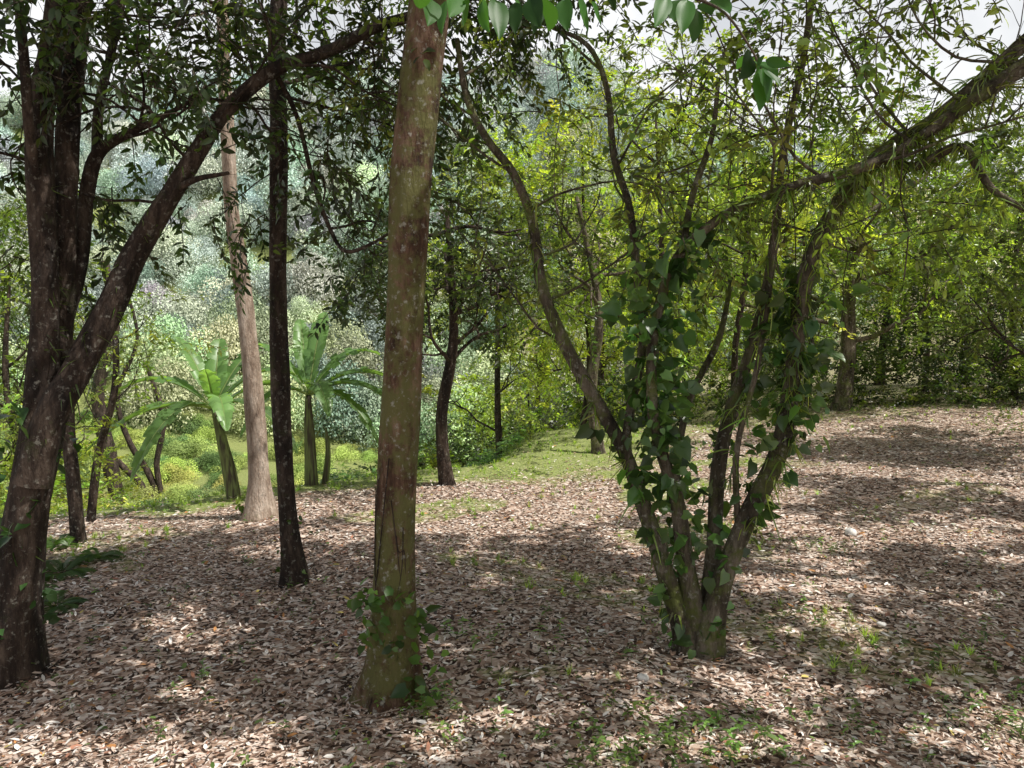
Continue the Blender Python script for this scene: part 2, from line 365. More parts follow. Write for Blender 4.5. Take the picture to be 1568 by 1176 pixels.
# ======== pale tree ========
b=ground_at(398,792); y3=b[1]; e=empty('pale_bark_tree',b); mb=MB()
P3,_=stem(mb,[(398,786,y3,40),(397,720,y3,30),(390,620,y3,27),(378,500,y3,25),(366,400,y3,22),(355,320,y3,20),(348,200,y3,18),(342,80,y3,16),(340,-60,y3,14),(335,-200,y3,12)],seg=14,flare=.4,snap=True)
tips=[]
for i in range(5):
    k=len(P3)-1-i*2; a=i*2.1
    branch(mb,P3[k],[math.cos(a),math.sin(a),.5],1.7,.03,2,tips,nch=3,up=.1)
mb.build('trunk',[B_pale],e)
P,D=twigs_from(tips,1,.15,.4); scatter('crown',C_small,P,D,rng.uniform(.9,1.3,len(P)),(.06,.10,.025),e,tvar=.4)
P=P3[0:9][rng.integers(0,9,34)]+rng.normal(0,.11,(34,3)); scatter('climber_leaves',C_ivy,P,rng.normal(0,1,P.shape),rng.uniform(.5,.9,34),(.12,.2,.04),e)

# ======== left multi-stem tree ========
yl=5.4; b=at(25,1050,yl); b[2]=g(b[0],b[1]); e=empty('multi_stem_tree',b); mb=MB(); tips=[]
A,_=stem(mb,[(12,1045,yl,80),(25,930,yl,62),(38,800,yl,50),(60,640,yl,40),(70,480,yl,34),(66,330,yl,31),(60,200,yl,30),(80,60,yl,28),(95,-80,yl,26),(80,-300,yl,20)],seg=18,flare=.3,snap=True,rough=.07)
B,_=stem(mb,[(45,800,yl+.05,40),(80,640,yl+.15,34),(92,480,yl+.2,30),(100,320,yl+.2,29),(106,180,yl+.25,27),(118,60,yl+.3,24),(132,-60,yl+.3,22),(160,-250,yl+.4,18)],seg=14)
C,_=stem(mb,[(50,740,yl-.05,44),(78,640,yl-.05,42),(118,570,yl,37),(165,480,yl+.05,33),(205,390,yl+.1,33),(262,295,yl+.1,28),(310,220,yl+.1,22),(350,165,yl+.15,19),(420,108,yl+.15,18),(500,80,yl+.2,16),(575,42,yl+.3,16),(640,22,yl+.4,14),(760,-20,yl+.5,12),(860,-40,yl+.6,8)],seg=14,rough=.08)
Dd,_=stem(mb,[(100,500,yl+.2,18),(122,400,yl+.3,20),(132,300,yl+.4,18),(150,235,yl+.4,16),(195,205,yl+.4,12),(238,185,yl+.4,8),(300,150,yl+.3,5)],seg=10)
E_,_=stem(mb,[(150,240,yl+.4,15),(152,160,yl+.5,12),(175,60,yl+.6,10),(200,-80,yl+.7,9)],seg=8)
stem(mb,[(60,300,yl,12),(45,200,yl-.2,12),(38,100,yl-.3,11),(28,0,yl-.4,10),(10,-120,yl-.5,8)],seg=8)
stem(mb,[(262,295,yl+.1,10),(300,275,yl,8),(350,265,yl-.1,5)],seg=6)
H_,_=stem(mb,[(420,108,yl+.2,8),(455,180,yl+.4,7),(480,280,yl+.6,7),(505,350,yl+.7,7),(530,385,yl+.6,6),(575,370,yl+.5,5),(620,340,yl+.2,4)],seg=6)
for (pts,ks) in((A,range(len(A)-18,len(A),4)),(B,range(len(B)-16,len(B),4)),(C,range(len(C)-42,len(C),4)),(E_,range(5,len(E_),4)),(Dd,range(18,len(Dd),4)),(H_,range(3,20,6))):
    for k in ks:
        a=rng.uniform(0,6.28); branch(mb,pts[k],[math.cos(a),.35+math.sin(a)*.8,.25],1.1,.013,2,tips,nch=3,up=.0)
mb.build('trunk',[B_dark],e)
P,D=twigs_from(tips,1,.1,.4); k=rng.uniform(0,1,len(P))<.64; P=P[k];D=D[k]; scatter('crown',C_small,P,D,rng.uniform(.7,1.15,len(P)),G_dark,e,tvar=.4)
n=110; P=np.vstack([C[4:30],A[:40]])[rng.integers(0,66,n)]+rng.normal(0,.05,(n,3)); scatter('epiphytes',C_strap,P,rng.normal(0,1,P.shape),rng.uniform(.5,1,n),(.06,.10,.02),e)
n=55; P=A[2:22][rng.integers(0,20,n)]+rng.normal(0,.12,(n,3)); scatter('climber_leaves',C_ivy,P,rng.normal(0,1,P.shape),rng.uniform(.6,1,n),(.04,.09,.025),e)

# ======== vine-covered tree (right centre) ========
b=ground_at(1072,1000); yv=b[1]; e=empty('vine_covered_tree',b); mb=MB(); tips=[]
a1,_=stem(mb,[(1050,985,yv,36),(1035,930,yv,28),(1010,850,yv,25),(985,775,yv+.05,23),(955,690,yv+.1,22),(905,600,yv+.15,21),(855,505,yv+.2,19),(828,430,yv+.25,17),(815,340,yv+.3,15),(785,265,yv+.3,13),(745,212,yv+.35,11),(715,150,yv+.4,9),(700,60,yv+.5,7)],seg=14,flare=.3,snap=True)
b1,_=stem(mb,[(1066,960,yv,34),(1050,860,yv,26),(1035,760,yv,22),(1012,690,yv-.05,19),(998,620,yv-.1,17),(1000,520,yv-.1,15),(1018,440,yv-.1,15),(1045,385,yv-.15,15),(1110,330,yv-.2,14),(1200,290,yv-.3,13),(1300,262,yv-.4,14),(1380,230,yv-.4,15),(1480,160,yv-.5,18),(1600,80,yv-.5,22)],seg=12)
c1,_=stem(mb,[(1082,960,yv+.1,30),(1094,830,yv+.1,23),(1100,720,yv+.12,21),(1118,630,yv+.15,19),(1148,540,yv+.2,17),(1172,450,yv+.25,15),(1188,350,yv+.3,12),(1200,230,yv+.4,10),(1230,90,yv+.5,9),(1250,-60,yv+.6,7)],seg=12)
d1,_=stem(mb,[(1085,985,yv-.05,42),(1105,890,yv-.05,31),(1145,790,yv-.05,27),(1190,700,yv-.1,26),(1212,600,yv-.1,25),(1222,500,yv-.15,24),(1240,400,yv-.2,22),(1285,310,yv-.2,21),(1345,240,yv-.25,20),(1430,185,yv-.3,20),(1520,110,yv-.3,18),(1620,20,yv-.3,17)],seg=14,flare=.2,snap=True)
f1,_=stem(mb,[(955,690,yv+.1,14),(968,610,yv+.2,14),(985,520,yv+.3,13),(975,420,yv+.4,12),(965,320,yv+.5,11),(940,240,yv+.6,10),(930,140,yv+.7,8),(900,70,yv+.8,7),(840,40,yv+.9,5)],seg=10)
g1,_=stem(mb,[(1130,810,yv,10),(1128,690,yv-.1,9),(1160,560,yv-.1,8),(1180,430,yv-.1,7),(1190,300,yv-.1,6)],seg=7)
stem(mb,[(1035,760,yv,12),(1040,680,yv+.2,11),(1060,600,yv+.3,10),(1100,520,yv+.4,9),(1120,430,yv+.5,7)],seg=7)
stem(mb,[(1045,385,yv-.15,11),(1060,300,yv,10),(1090,210,yv+.1,8),(1100,120,yv+.2,6)],seg=7)
i1,_=stem(mb,[(1345,240,yv-.25,12),(1400,255,yv-.4,12),(1470,225,yv-.6,11),(1520,290,yv-.8,9),(1590,330,yv-.9,7)],seg=8)
for pts,lo in((a1,34),(b1,40),(c1,32),(d1,44),(f1,20)):
    for k in range(lo,len(pts),4):
        a=rng.uniform(0,6.28); branch(mb,pts[k],[math.cos(a),.3+math.sin(a),.5],1.2,.012,2,tips,nch=3,up=.03)
fork=c1[-1]; hp,hd=high_crown(e,mb,fork,fork+[.9,-.4,1.6],(3.6,3.2,.8),20,18,.42,G_mid,.03)
mb.build('trunk',[B_moss],e)
P,D=twigs_from(tips,1,.12,.4); k=rng.uniform(0,1,len(P))<.55; P=P[k];D=D[k]; scatter('crown',C_small,P,D,rng.uniform(.6,1.0,len(P)),(.18,.26,.05),e,tvar=.5)
scatter('upper_crown',C_broad,hp,hd,rng.uniform(.5,.85,len(hp)),G_mid,e)
def along(pts,lo,hi,n,s): 
    return pts[rng.integers(int(lo*len(pts)),int(hi*len(pts)),n)]+rng.normal(0,s,(n,3))
P=np.vstack([along(b1,.08,.6,94,.08),along(d1,.05,.5,44,.07),along(c1,.1,.5,26,.06),along(a1,.0,.4,20,.05),along(f1,0,.7,26,.08),along(d1,.38,.58,66,.1),along(b1,.22,.45,66,.11)])
scatter('climber_leaves',C_ivy,P,rng.normal(0,1,P.shape)+[0,-.6,-.3],rng.uniform(.45,1.2,len(P)),(.085,.16,.05),e,tvar=.45)
P=np.vstack([along(d1,.25,.6,110,.045),along(d1,.6,.99,150,.045),along(b1,.6,.8,36,.035),along(b1,.8,.99,70,.04),along(a1,.15,.8,90,.025),along(c1,.3,.7,24,.03),along(g1,.1,.95,16,.03),along(i1,0,.9,40,.04)])
scatter('epiphyte_ferns',C_strap,P,rng.normal(0,.5,P.shape)+[1,0,0],rng.uniform(.5,1.3,len(P)),(.17,.24,.06),e,tvar=.5,roll=.3)

# ======== hanging lianas ========
mb=MB()
for (u,v0,v1,y) in[(1192,-50,420,5.2),(1240,-50,330,5.6),(1210,120,640,5.9),(1385,180,430,5),(1290,250,520,6),(850,-30,360,8),(735,100,430,8),(1120,-30,300,6.5)]:
    pts=[at(u+rng.normal(0,6),v0+(v1-v0)*t,y+rng.normal(0,.04)) for t in np.linspace(0,1,7)]; tube(mb,pts,np.full(7,.005),seg=4,sub=3)
mb.build('hanging_lianas',[B_twig])

# ======== overhanging branch with big leaves near the camera ========
mb=MB(); yb=2.4
tw=[[(620,-90,yb),(700,-40,yb),(800,-22,yb),(900,-20,yb),(960,-40,yb)],[(960,-60,yb),(1010,-25,yb),(1060,-5,yb),(1110,20,yb),(1150,75,yb),(1165,105,yb)]]
for w in tw: tube(mb,[at(*q) for q in w],np.linspace(.006,.003,len(w)),seg=6,m=1)
LV=[(662,0,658,40),(682,2,672,52),(708,2,716,44),(738,2,745,50),(760,0,768,62),(790,4,788,52),(812,-2,825,40),(838,0,848,75),(862,0,868,46),(885,-4,905,52),(905,2,925,42),(650,-20,640,20),(1020,-6,1005,40),(1040,0,1030,30),(1062,12,1066,92),(1082,4,1100,40),(1010,-20,985,5),(1095,0,1120,15),(1150,84,1138,120),(1160,90,1158,150),(1170,95,1180,160),(1165,100,1200,130),(1158,95,1195,112),(1165,105,1166,172),(1172,92,1208,100),(1150,88,1128,102),(780,-10,806,18),(930,-20,945,18),(700,-10,690,30),(825,0,818,50),(1052,0,1045,50)]
P=[];D=[];Nn=[];L=[]
for (u0,v0,u1,v1) in LV:
    p=at(u0,v0,yb+rng.normal(0,.1)); q=at(u1,v1,yb+rng.normal(0,.1)); P.append(p);D.append(q-p);L.append(np.linalg.norm(q-p)*.95);Nn.append([rng.normal(0,.6),-1,.3+rng.normal(0,.4)])
L=np.clip(np.array(L),.075,.16); col=np.array([[.04,.11,.025]])*rng.uniform(.4,1.8,(len(L),1)); leaves(mb,np.array(P),np.array(D),np.array(Nn),L,L*.48,T_FINE,0,a=col,droop=.1)
mb.build('overhanging_leafy_branch',[M_glossy,B_twig])

# ======== generic trees ========
def tree(name,x,y,h,cb,cr,tint,lean=(0,0),nb=9,tr=.12,bark=None,c=None,k=1,sc=(.8,1.3),tvar=.3,clumps=22,per=22,flat=.75,cs=None):
    e=empty(name,(x,y,g(x,y))); mb=MB(); z=float(g(x,y)); tips=[]
    top=np.array([x+lean[0],y+lean[1],z+h*.8])
    pts=[[x,y,z-.15],[x+lean[0]*.2+rng.normal(0,.1),y+lean[1]*.2,z+h*.2],[x+lean[0]*.5+rng.normal(0,.25),y+lean[1]*.5,z+h*.45],top]
    pp=tube(mb,pts,[tr*1.2,tr,tr*.8,tr*.35],seg=10,sub=6,flare=.4)
    for i in range(nb):
        f=rng.uniform(cb/h,.8)/.8; kk=min(int(f*(len(pp)-1)),len(pp)-1); a=rng.uniform(0,6.28)
        branch(mb,pp[kk],[math.cos(a),math.sin(a),.45],cr*.85,tr*.4,1,tips,nch=3,wig=.25)
    mb.build('trunk',[bark or B_dark],e)
    P,D=twigs_from(tips,k,.3,.3)
    cz=z+(cb+h)/2; rz=(h-cb)/2
    cc=nrm(rng.normal(0,1,(clumps,3)))*(rng.uniform(.35,1,(clumps,1))**.6)*[cr,cr,rz]+[top[0],top[1],cz]
    w=rng.integers(0,clumps,clumps*per); d=nrm(rng.normal(0,1,(len(w),3)))
    P2=cc[w]+d*rng.uniform(.1,.85,(len(w),1))*[1,1,flat]*(cs or max(.55,cr*.25))
    tv=rng.uniform(.6,1.45,clumps)[w]
    P=np.vstack([P,P2]); D=np.vstack([D,d+[0,0,-.2]]); tv=np.concatenate([np.ones(len(P)-len(w)),tv])
    scatter('crown',c or C_mid,P,D,rng.uniform(*sc,len(P)),np.array(tint)*tv[:,None],e,tvar=tvar)
    return e
def X(u,y): return at(u,500,y)[0]
b=ground_at(686,742); tree('small_dark_tree',b[0],b[1],5.6,2.1,1.5,G_dark,nb=9,tr=.10,clumps=16,per=15,sc=(.5,.9))
b=ground_at(918,694); tree('understory_tree',b[0],b[1],6.5,3.2,1.8,G_mid,nb=7,tr=.11,lean=(-.5,0),bark=B_moss,clumps=10,per=12,sc=(.6,1))
b=ground_at(1290,627); tree('spreading_tree',b[0],b[1],8,2.6,3.8,(.22,.32,.06),nb=12,tr=.2,lean=(.8,.3),bark=B_moss,clumps=24,per=14)
for (u,y,h,cb,cr,t,cl) in[(765,20,8.5,1.2,2.2,G_yel,18),(890,21,10,1.8,2.8,G_yel,20),(1000,18.5,9.5,2.0,2.5,G_bright,18),(1130,20,10,1.8,3,G_yel,19),(1240,25,12,1.5,4,G_bright,24),(1420,25,10,1.0,4,G_mid,28),(1560,21,8,.8,3.4,G_mid,26),(1640,14,7.5,2.0,2.6,G_mid,18),(20,16,7.5,2.2,2.0,G_mid,15)]:
    tree('rainforest_tree',X(u,y),y,h,cb,cr,t,clumps=cl,per=12,tr=.085,nb=7)
for (u,y,h,t) in[(830,34,10,G_bright),(920,31,12.5,G_yel),(1050,33,12,G_bright),(1200,33,12,G_bright),(1350,31,11,G_mid),(1480,29,10,G_mid),(1600,26,10,G_dark)]:
    tree('rainforest_tree',X(u,y),y,h,1.0,4.0,t,clumps=20,per=11,tr=.16,nb=6,sc=(1.4,2.1))
# shade trees beyond the frame edges (light arrives through them)
for (x,y,h,cb,cr,cl,ln) in[(7.4,2.4,9.5,6,3.2,16,-1.0),(8.2,6.2,9.5,5.5,3.4,18,-1.2),(3.8,-2.5,9,6,2.8,10,0),(12,4.0,12,6.5,3.2,12,0),(12.5,9.8,10,5.2,3.2,15,-1),(10.8,13.8,10,4.5,2.6,10,0)]:
    tree('shade_tree',x,y,h,cb,cr,G_mid,lean=(ln,0),clumps=cl,per=18,tr=.16,c=C_broad,sc=(.5,.85),k=1,nb=3,cs=.42)

# small leaning saplings on the left
for (u,v,pts,w) in[(180,772,[(165,690),(150,600),(175,500),(160,400)],20),(120,832,[(112,740),(104,640),(112,520)],18),(243,765,[(225,720),(195,670),(180,600),(210,520),(190,430)],9),(248,765,[(240,710),(250,640),(225,560)],8),(232,768,[(210,735),(170,690),(150,600)],9),(140,800,[(150,700),(175,600),(178,520)],11)]:
    b=ground_at(u,v); e=empty('sapling',b); mb=MB(); L=[(u,v-4,b[1],w)]+[(p[0],p[1],b[1]+.05*i,w*(1-.15*i)) for i,p in enumerate(pts)]
    pp,_=stem(mb,L,seg=8,flare=.2,snap=True); tips=[]
    for i in range(5):
        a=rng.uniform(0,6.28); branch(mb,pp[-1-2*i],[math.cos(a),math.sin(a),.5],.9,.01,1,tips,nch=3)
    mb.build('trunk',[B_dark],e); P,D=twigs_from(tips,1,.12); scatter('leaves',C_small,P,D,rng.uniform(.6,1.0,len(P)),G_bright,e,tvar=.4)

# ======== bushes ========
def bush(name,x,y,r,h,tint,n=110,c=None,sc=(.7,1.1)):
    z=float(g(x,y)); d=nrm(rng.normal(0,1,(n,3))); d[:,2]=np.abs(d[:,2]); P=np.array([x,y,z])+d*rng.uniform(.3,1,(n,1))*[r,r,h]
    scatter(name,c or C_mid,P,d+rng.normal(0,.4,d.shape),rng.uniform(*sc,n),tint,None,tvar=.5)
for (u,y,r,h,t) in[(30,14,1.3,2.6,G_bright),(105,17,1.3,2.4,G_bright),(20,18,2,3.6,G_yel),(185,26,1.8,2.6,G_yel),(300,27,1.6,1.6,G_bright),(520,26,1.4,1.8,G_bright),(600,25,1.8,2.6,G_mid),(650,22,1.8,2.6,G_dark),(720,23,2,2.8,G_dark),(800,24,1.8,2.3,G_mid),(900,25,2,2.6,G_dark),(980,24,2,2.4,G_dark),(1080,24,2,2.4,G_mid),(1170,23.5,2,2.4,G_dark),(1250,23,2.0,2.0,G_dark),(1340,21.5,1.5,1.5,G_mid),(1390,22.5,1.8,3.4,G_dark),(1465,20.5,1.5,1.9,G_dark),(1520,21.5,1.8,3.8,G_dark),(1560,19.5,1.2,1.4,G_mid),(1610,20,1.8,3.0,G_dark),(640,16.5,.9,1.2,G_mid),(560,17,1.0,1.1,G_mid),(700,17.5,.9,.8,G_mid)]:
    bush('bush',X(u,y),y,r,h,t,n=int((52 if t!=G_dark else 62)*r*max(1,h/2)))
n=1500; x=rng.uniform(-14,-1.2,n); y=rng.uniform(14,25,n); P=np.stack([x,y,g(x,y)+.05],-1)
scatter('herb_carpet',C_mid,P,rng.normal(0,1,(n,3))*[1,1,.3]+[0,0,.9],rng.uniform(.25,.5,n),(.34,.52,.07))
n=620; x=rng.uniform(-4,.4,n); y=rng.uniform(13.5,19,n); k=(x+3.8)<(y-12.8)*.9; x=x[k];y=y[k];n=len(x); P=np.stack([x,y,g(x,y)+.03],-1)
scatter('broadleaf_herbs',C_seed,P,None,rng.uniform(1.2,2.8,n),(.13,.25,.06),None,rot=np.stack([np.zeros(n),np.zeros(n),rng.uniform(0,6,n)],-1))

# ======== banana plants ========
M_ban=leafmat('banana_leaf',direct=True,trans=.45,rough=.35,spec=.5)
def stalkmat():
    m,nt,N,Lk=newmat('banana_stalk'); out=N.new('ShaderNodeOutputMaterial');p=N.new('ShaderNodeBsdfPrincipled');n=N.new('ShaderNodeTexNoise');n.inputs['Scale'].default_value=8
    tc=N.new('ShaderNodeTexCoord');mp=N.new('ShaderNodeMapping');mp.inputs['Scale'].default_value=(3,3,.3);Lk.new(tc.outputs['Object'],mp.inputs[0]);Lk.new(mp.outputs[0],n.inputs[0])
    r=N.new('ShaderNodeValToRGB');r.color_ramp.elements[0].position=.4;r.color_ramp.elements[0].color=(.05,.035,.02,1);r.color_ramp.elements[1].position=.62;r.color_ramp.elements[1].color=(.16,.19,.06,1);Lk.new(n.outputs[0],r.inputs[0]);Lk.new(r.outputs[0],p.inputs[0]);p.inputs['Roughness'].default_value=.6;Lk.new(p.outputs[0],out.inputs[0]);return m
M_stalk=stalkmat()
def banana(x,y,cr,specs):
    b=np.array([x,y,float(g(x,y))]); e=empty('banana_plant',b); mb=MB()
    tube(mb,[b-[0,0,.1],b+(cr-b)*.3,b+(cr-b)*.65,cr],[.13,.105,.08,.05],seg=12,m=1)
    tube(mb,[b+[.2,.1,-.1],b+[.28,.1,.5],b+[.25,.1,1.0]],[.07,.05,.02],seg=8,m=1)
    for (az,el,L,W,dr,br) in specs:
        L*=1.15; W*=.95
        az=math.radians(az);el=math.radians(el)
        d=np.array([math.cos(az)*math.cos(el),math.sin(az)*math.cos(el),math.sin(el)]); s=np.array([-math.sin(az),math.cos(az),0])
        n=44; t=np.linspace(0,1,n+1); Cc=cr+d*L*t[:,None]; Cc[:,2]-=dr*L*t**2.2
        tube(mb,Cc[::6],np.linspace(.022,.004,len(Cc[::6])),seg=5,sub=2,m=0,a=[.30,.38,.14])
        T=nrm(np.gradient(Cc,axis=0)); up=nrm(np.cross(T,s)); up=up*np.sign(up[:,2:3]+1e-6)
        for sg in(1,-1):
            i=5
            while i<n:
                step=int(rng.integers(1,5)); j=min(n,i+step); dz=rng.uniform(-.1,.45)
                ii=np.arange(i,j+1); tt=(ii/n-.1)/.9; w=W*np.sin(np.pi*np.clip(tt,0.01,.995)**.8)**.55*.5*rng.uniform(.85,1.05)
                o1=Cc[ii]; o2=o1+s*sg*w[:,None]*.55+up[ii]*w[:,None]*.28+T[ii]*w[:,None]*.12
                o3=o2+s*sg*w[:,None]*.45+up[ii]*w[:,None]*(.08-dz)+T[ii]*w[:,None]*.12
                V=np.stack([o1,o2,o3],1).reshape(-1,3); Q=[]
                for q in range(len(ii)-1):
                    Q+= [[3*q,3*q+1,3*q+4,3*q+3],[3*q+1,3*q+2,3*q+5,3*q+4]]
                colr=np.array([.14,.25,.085])*br*rng.uniform(.8,1.2)
                mb.add(V,None,Q,0,np.tile(colr,(len(V),1))); i=j
    mb.build('leaves_and_stem',[M_ban,M_stalk],e)
cr=at(328,625,11.9); banana(cr[0]+.3,11.9,cr,[(175,40,1.9,.42,.55,1.1),(200,15,1.7,.42,.6,1.0),(150,62,1.7,.4,.3,1.3),(100,70,1.5,.4,.3,1.2),(60,60,1.7,.4,.4,1.0),(20,50,1.8,.42,.55,1.0),(-60,40,1.3,.42,.8,1.6),(240,25,1.4,.42,1.0,.9),(-20,25,1.5,.4,.8,.9),(280,60,1.0,.34,.3,1.7)])
cr=at(472,605,12.9); banana(cr[0]+.02,12.9,cr,[(160,55,1.8,.42,.4,1.2),(115,68,1.7,.4,.25,1.3),(75,72,1.8,.42,.25,1.3),(40,52,2.0,.45,.5,1.1),(10,38,1.9,.45,.6,1.0),(-10,30,1.9,.42,.75,.8),(190,30,1.6,.42,.7,1.0),(230,30,1.3,.4,.9,.9),(300,40,1.4,.42,.8,1.0),(340,22,1.3,.4,.9,.8)])

# ======== hillside forest ========
n=1050; y=76+155*rng.uniform(0,1,n)**.85; x=rng.uniform(-1,.6,n)*(y*.78+6); z=g(x,y)
S=rng.uniform(2.0,5.6,n)*(1+y/280); P=np.stack([x,y,z+S*.35],-1)
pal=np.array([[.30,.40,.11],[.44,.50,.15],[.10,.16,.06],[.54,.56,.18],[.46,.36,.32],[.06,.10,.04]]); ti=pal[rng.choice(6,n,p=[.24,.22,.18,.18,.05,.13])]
haze_mix=(.25+np.clip((y-70)/160,0,.55))[:,None]; ti=ti*(1-haze_mix)+np.array([.58,.68,.66])*haze_mix  # aerial haze put into the foliage colour, paler and bluer with distance
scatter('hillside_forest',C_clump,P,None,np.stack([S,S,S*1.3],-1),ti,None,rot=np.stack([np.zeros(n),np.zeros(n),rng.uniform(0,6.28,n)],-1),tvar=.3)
n=330; y=27+50*rng.uniform(0,1,n)**1.1; x=-rng.uniform(.08,.85,n)*y; z=g(x,y); S=rng.uniform(.7,1.6,n)*(1+y/90)
pal=np.array([[.34,.46,.12],[.48,.56,.16],[.16,.26,.08]]); ti=pal[rng.choice(3,n)]
scatter('valley_thicket',C_clump,np.stack([x,y,z+S*.1],-1),None,np.stack([S,S,S*.9],-1),ti,None,rot=np.stack([np.zeros(n),np.zeros(n),rng.uniform(0,6.28,n)],-1),tvar=.3)

# ======== ground ========
def axis(lo,hi,f0,f1,fine,gr):
    a=list(np.arange(f0,f1,fine)); s=fine; v=f1
    while v<hi: a.append(v); s*=gr; v+=s
    a.append(hi); s=fine; v=f0; bl=[]
    while v>lo: s*=gr; v-=s; bl.append(max(v,lo))
    return np.array(bl[::-1]+a)
xs=axis(-500,500,-12,16,.14,1.12); ys=axis(-300,700,-3,26,.14,1.1)
Xg,Yg=np.meshgrid(xs,ys); Z=g(Xg,Yg)
fine=(np.abs(Xg)<17)&(Yg>-4)&(Yg<27); Z=Z+np.where(fine,.012*np.sin(Xg*9+2*np.sin(Yg*5))*np.sin(Yg*8+2*np.sin(Xg*6)),0)
V=np.stack([Xg,Yg,Z],-1).reshape(-1,3); idx=np.arange(len(V)).reshape(Xg.shape)
Q=np.stack([idx[:-1,:-1],idx[:-1,1:],idx[1:,1:],idx[1:,:-1]],-1).reshape(-1,4)
def grassmask(x,y):
    m=np.exp(-((x-.6)**2/10+(y-17)**2/18))*1.2+sst(12,14.5,y-.3*x)*sst(2,-2,x)*1.0+sst(15,21,y)*.5
    m=m+ .4*(np.sin(x*1.3+np.sin(y*.9)*2)*np.sin(y*1.1+x*.4)>.35)*(y<14)*(y>5)
    return np.clip(m,0,1)
gm=grassmask(V[:,0],V[:,1]); mb=MB(); mb.add(V,None,Q,0,np.stack([gm,gm,gm],-1))
m,nt,N,Lk=newmat('forest_floor')
out=N.new('ShaderNodeOutputMaterial');p=N.new('ShaderNodeBsdfPrincipled');p.inputs['Roughness'].default_value=.9;p.inputs['Specular IOR Level'].default_value=.15
tc=N.new('ShaderNodeTexCoord')
nw=N.new('ShaderNodeTexNoise');nw.inputs['Scale'].default_value=7;Lk.new(tc.outputs['Object'],nw.inputs[0])
vm=N.new('ShaderNodeVectorMath');vm.operation='MULTIPLY_ADD';vm.inputs[1].default_value=(.18,.18,.18);Lk.new(nw.outputs['Color'],vm.inputs[0]);Lk.new(tc.outputs['Object'],vm.inputs[2])
vo=N.new('ShaderNodeTexVoronoi');vo.inputs['Scale'].default_value=30;Lk.new(vm.outputs[0],vo.inputs['Vector'])
sp=N.new('ShaderNodeSeparateColor');Lk.new(vo.outputs['Color'],sp.inputs[0])
cr=N.new('ShaderNodeValToRGB');cr.color_ramp.interpolation='CONSTANT';e_=cr.color_ramp.elements
e_[0].color=(.05,.03,.02,1);e_[1].position=.22;e_[1].color=(.16,.10,.07,1)
for ps,c_ in((.40,(.34,.23,.17)),(.62,(.52,.40,.32)),(.84,(.70,.60,.52))):
    k=e_.new(ps);k.color=(*c_,1)
Lk.new(sp.outputs[0],cr.inputs[0])
n4=N.new('ShaderNodeTexNoise');n4.inputs['Scale'].default_value=3;n4.inputs['Detail'].default_value=8;n4.inputs['Roughness'].default_value=.75;Lk.new(tc.outputs['Object'],n4.inputs[0])
ga=N.new('ShaderNodeAttribute');ga.attribute_name='lc'
ad=N.new('ShaderNodeMath');ad.operation='ADD';Lk.new(ga.outputs['Fac'],ad.inputs[0]);Lk.new(n4.outputs[0],ad.inputs[1])
mr=N.new('ShaderNodeMapRange');mr.inputs[1].default_value=.85;mr.inputs[2].default_value=1.15;mr.inputs[4].default_value=.85;Lk.new(ad.outputs[0],mr.inputs[0])
n5=N.new('ShaderNodeTexNoise');n5.inputs['Scale'].default_value=40;n5.inputs['Detail'].default_value=4;Lk.new(tc.outputs['Object'],n5.inputs[0])
gr=N.new('ShaderNodeValToRGB');gr.color_ramp.elements[0].position=.35;gr.color_ramp.elements[0].color=(.09,.13,.03,1);gr.color_ramp.elements[1].position=.7;gr.color_ramp.elements[1].color=(.42,.50,.15,1);Lk.new(n5.outputs[0],gr.inputs[0])
mx=N.new('ShaderNodeMix');mx.data_type='RGBA';Lk.new(mr.outputs[0],mx.inputs[0]);Lk.new(cr.outputs[0],mx.inputs[6]);Lk.new(gr.outputs[0],mx.inputs[7]);Lk.new(mx.outputs[2],p.inputs['Base Color'])
bp=N.new('ShaderNodeBump');bp.inputs['Strength'].default_value=.7;bp.inputs['Distance'].default_value=.03;Lk.new(sp.outputs[1],bp.inputs['Height']);Lk.new(bp.outputs[0],p.inputs['Normal']);Lk.new(p.outputs[0],out.inputs[0])
mb.build('ground',[m])

# leaf litter
pal=np.array([[.66,.51,.42],[.36,.24,.17],[.80,.70,.61],[.15,.09,.06],[.90,.85,.78],[.06,.038,.028],[.52,.25,.09],[.54,.44,.13],[.15,.23,.06],[.40,.19,.12]])
pr=np.array([.25,.19,.20,.13,.12,.10,.025,.012,.02,.045]); pr/=pr.sum()
mb=MB()
def litter(y0,y1,dens,L,tm,liftm=.02):
    area=(.75*(y1**2-y0**2)+2.4*(y1-y0)); n=int(area*dens)
    y=np.sqrt(rng.uniform(y0**2,y1**2,n)); x=rng.uniform(-1,1,n)*(.75*y+1.2)
    gmk=grassmask(x,y); keep=rng.uniform(0,1,n)>gmk*.9; x=x[keep];y=y[keep];n=len(x)
    a=rng.uniform(0,6.28,n); P=np.stack([x,y,g(x,y)+rng.uniform(.008,.008+liftm,n)],-1)
    D=np.stack([np.cos(a),np.sin(a),rng.normal(0,.2,n)],-1); Nn=np.stack([rng.normal(0,.33,n),rng.normal(0,.33,n),np.ones(n)],-1)
    l=L*rng.uniform(.4,1.5,n); leaves(mb,P,D,Nn,l,l*rng.uniform(.22,.46,n),tm,0,a=pal[rng.choice(len(pal),n,p=pr)]*rng.uniform(.7,1.1,(n,1)),droop=rng.uniform(-.1,.1))
litter(2.0,5,360,.056,T_MID); litter(2.0,5,900,.032,T_LOW); litter(5,9,280,.06,T_MID); litter(5,9,500,.038,T_LOW); litter(9,15,280,.065,T_LOW); litter(15,25,70,.1,T_LOW)
mb.build('leaf_litter',[M_litter],smooth=False)
mb=MB()
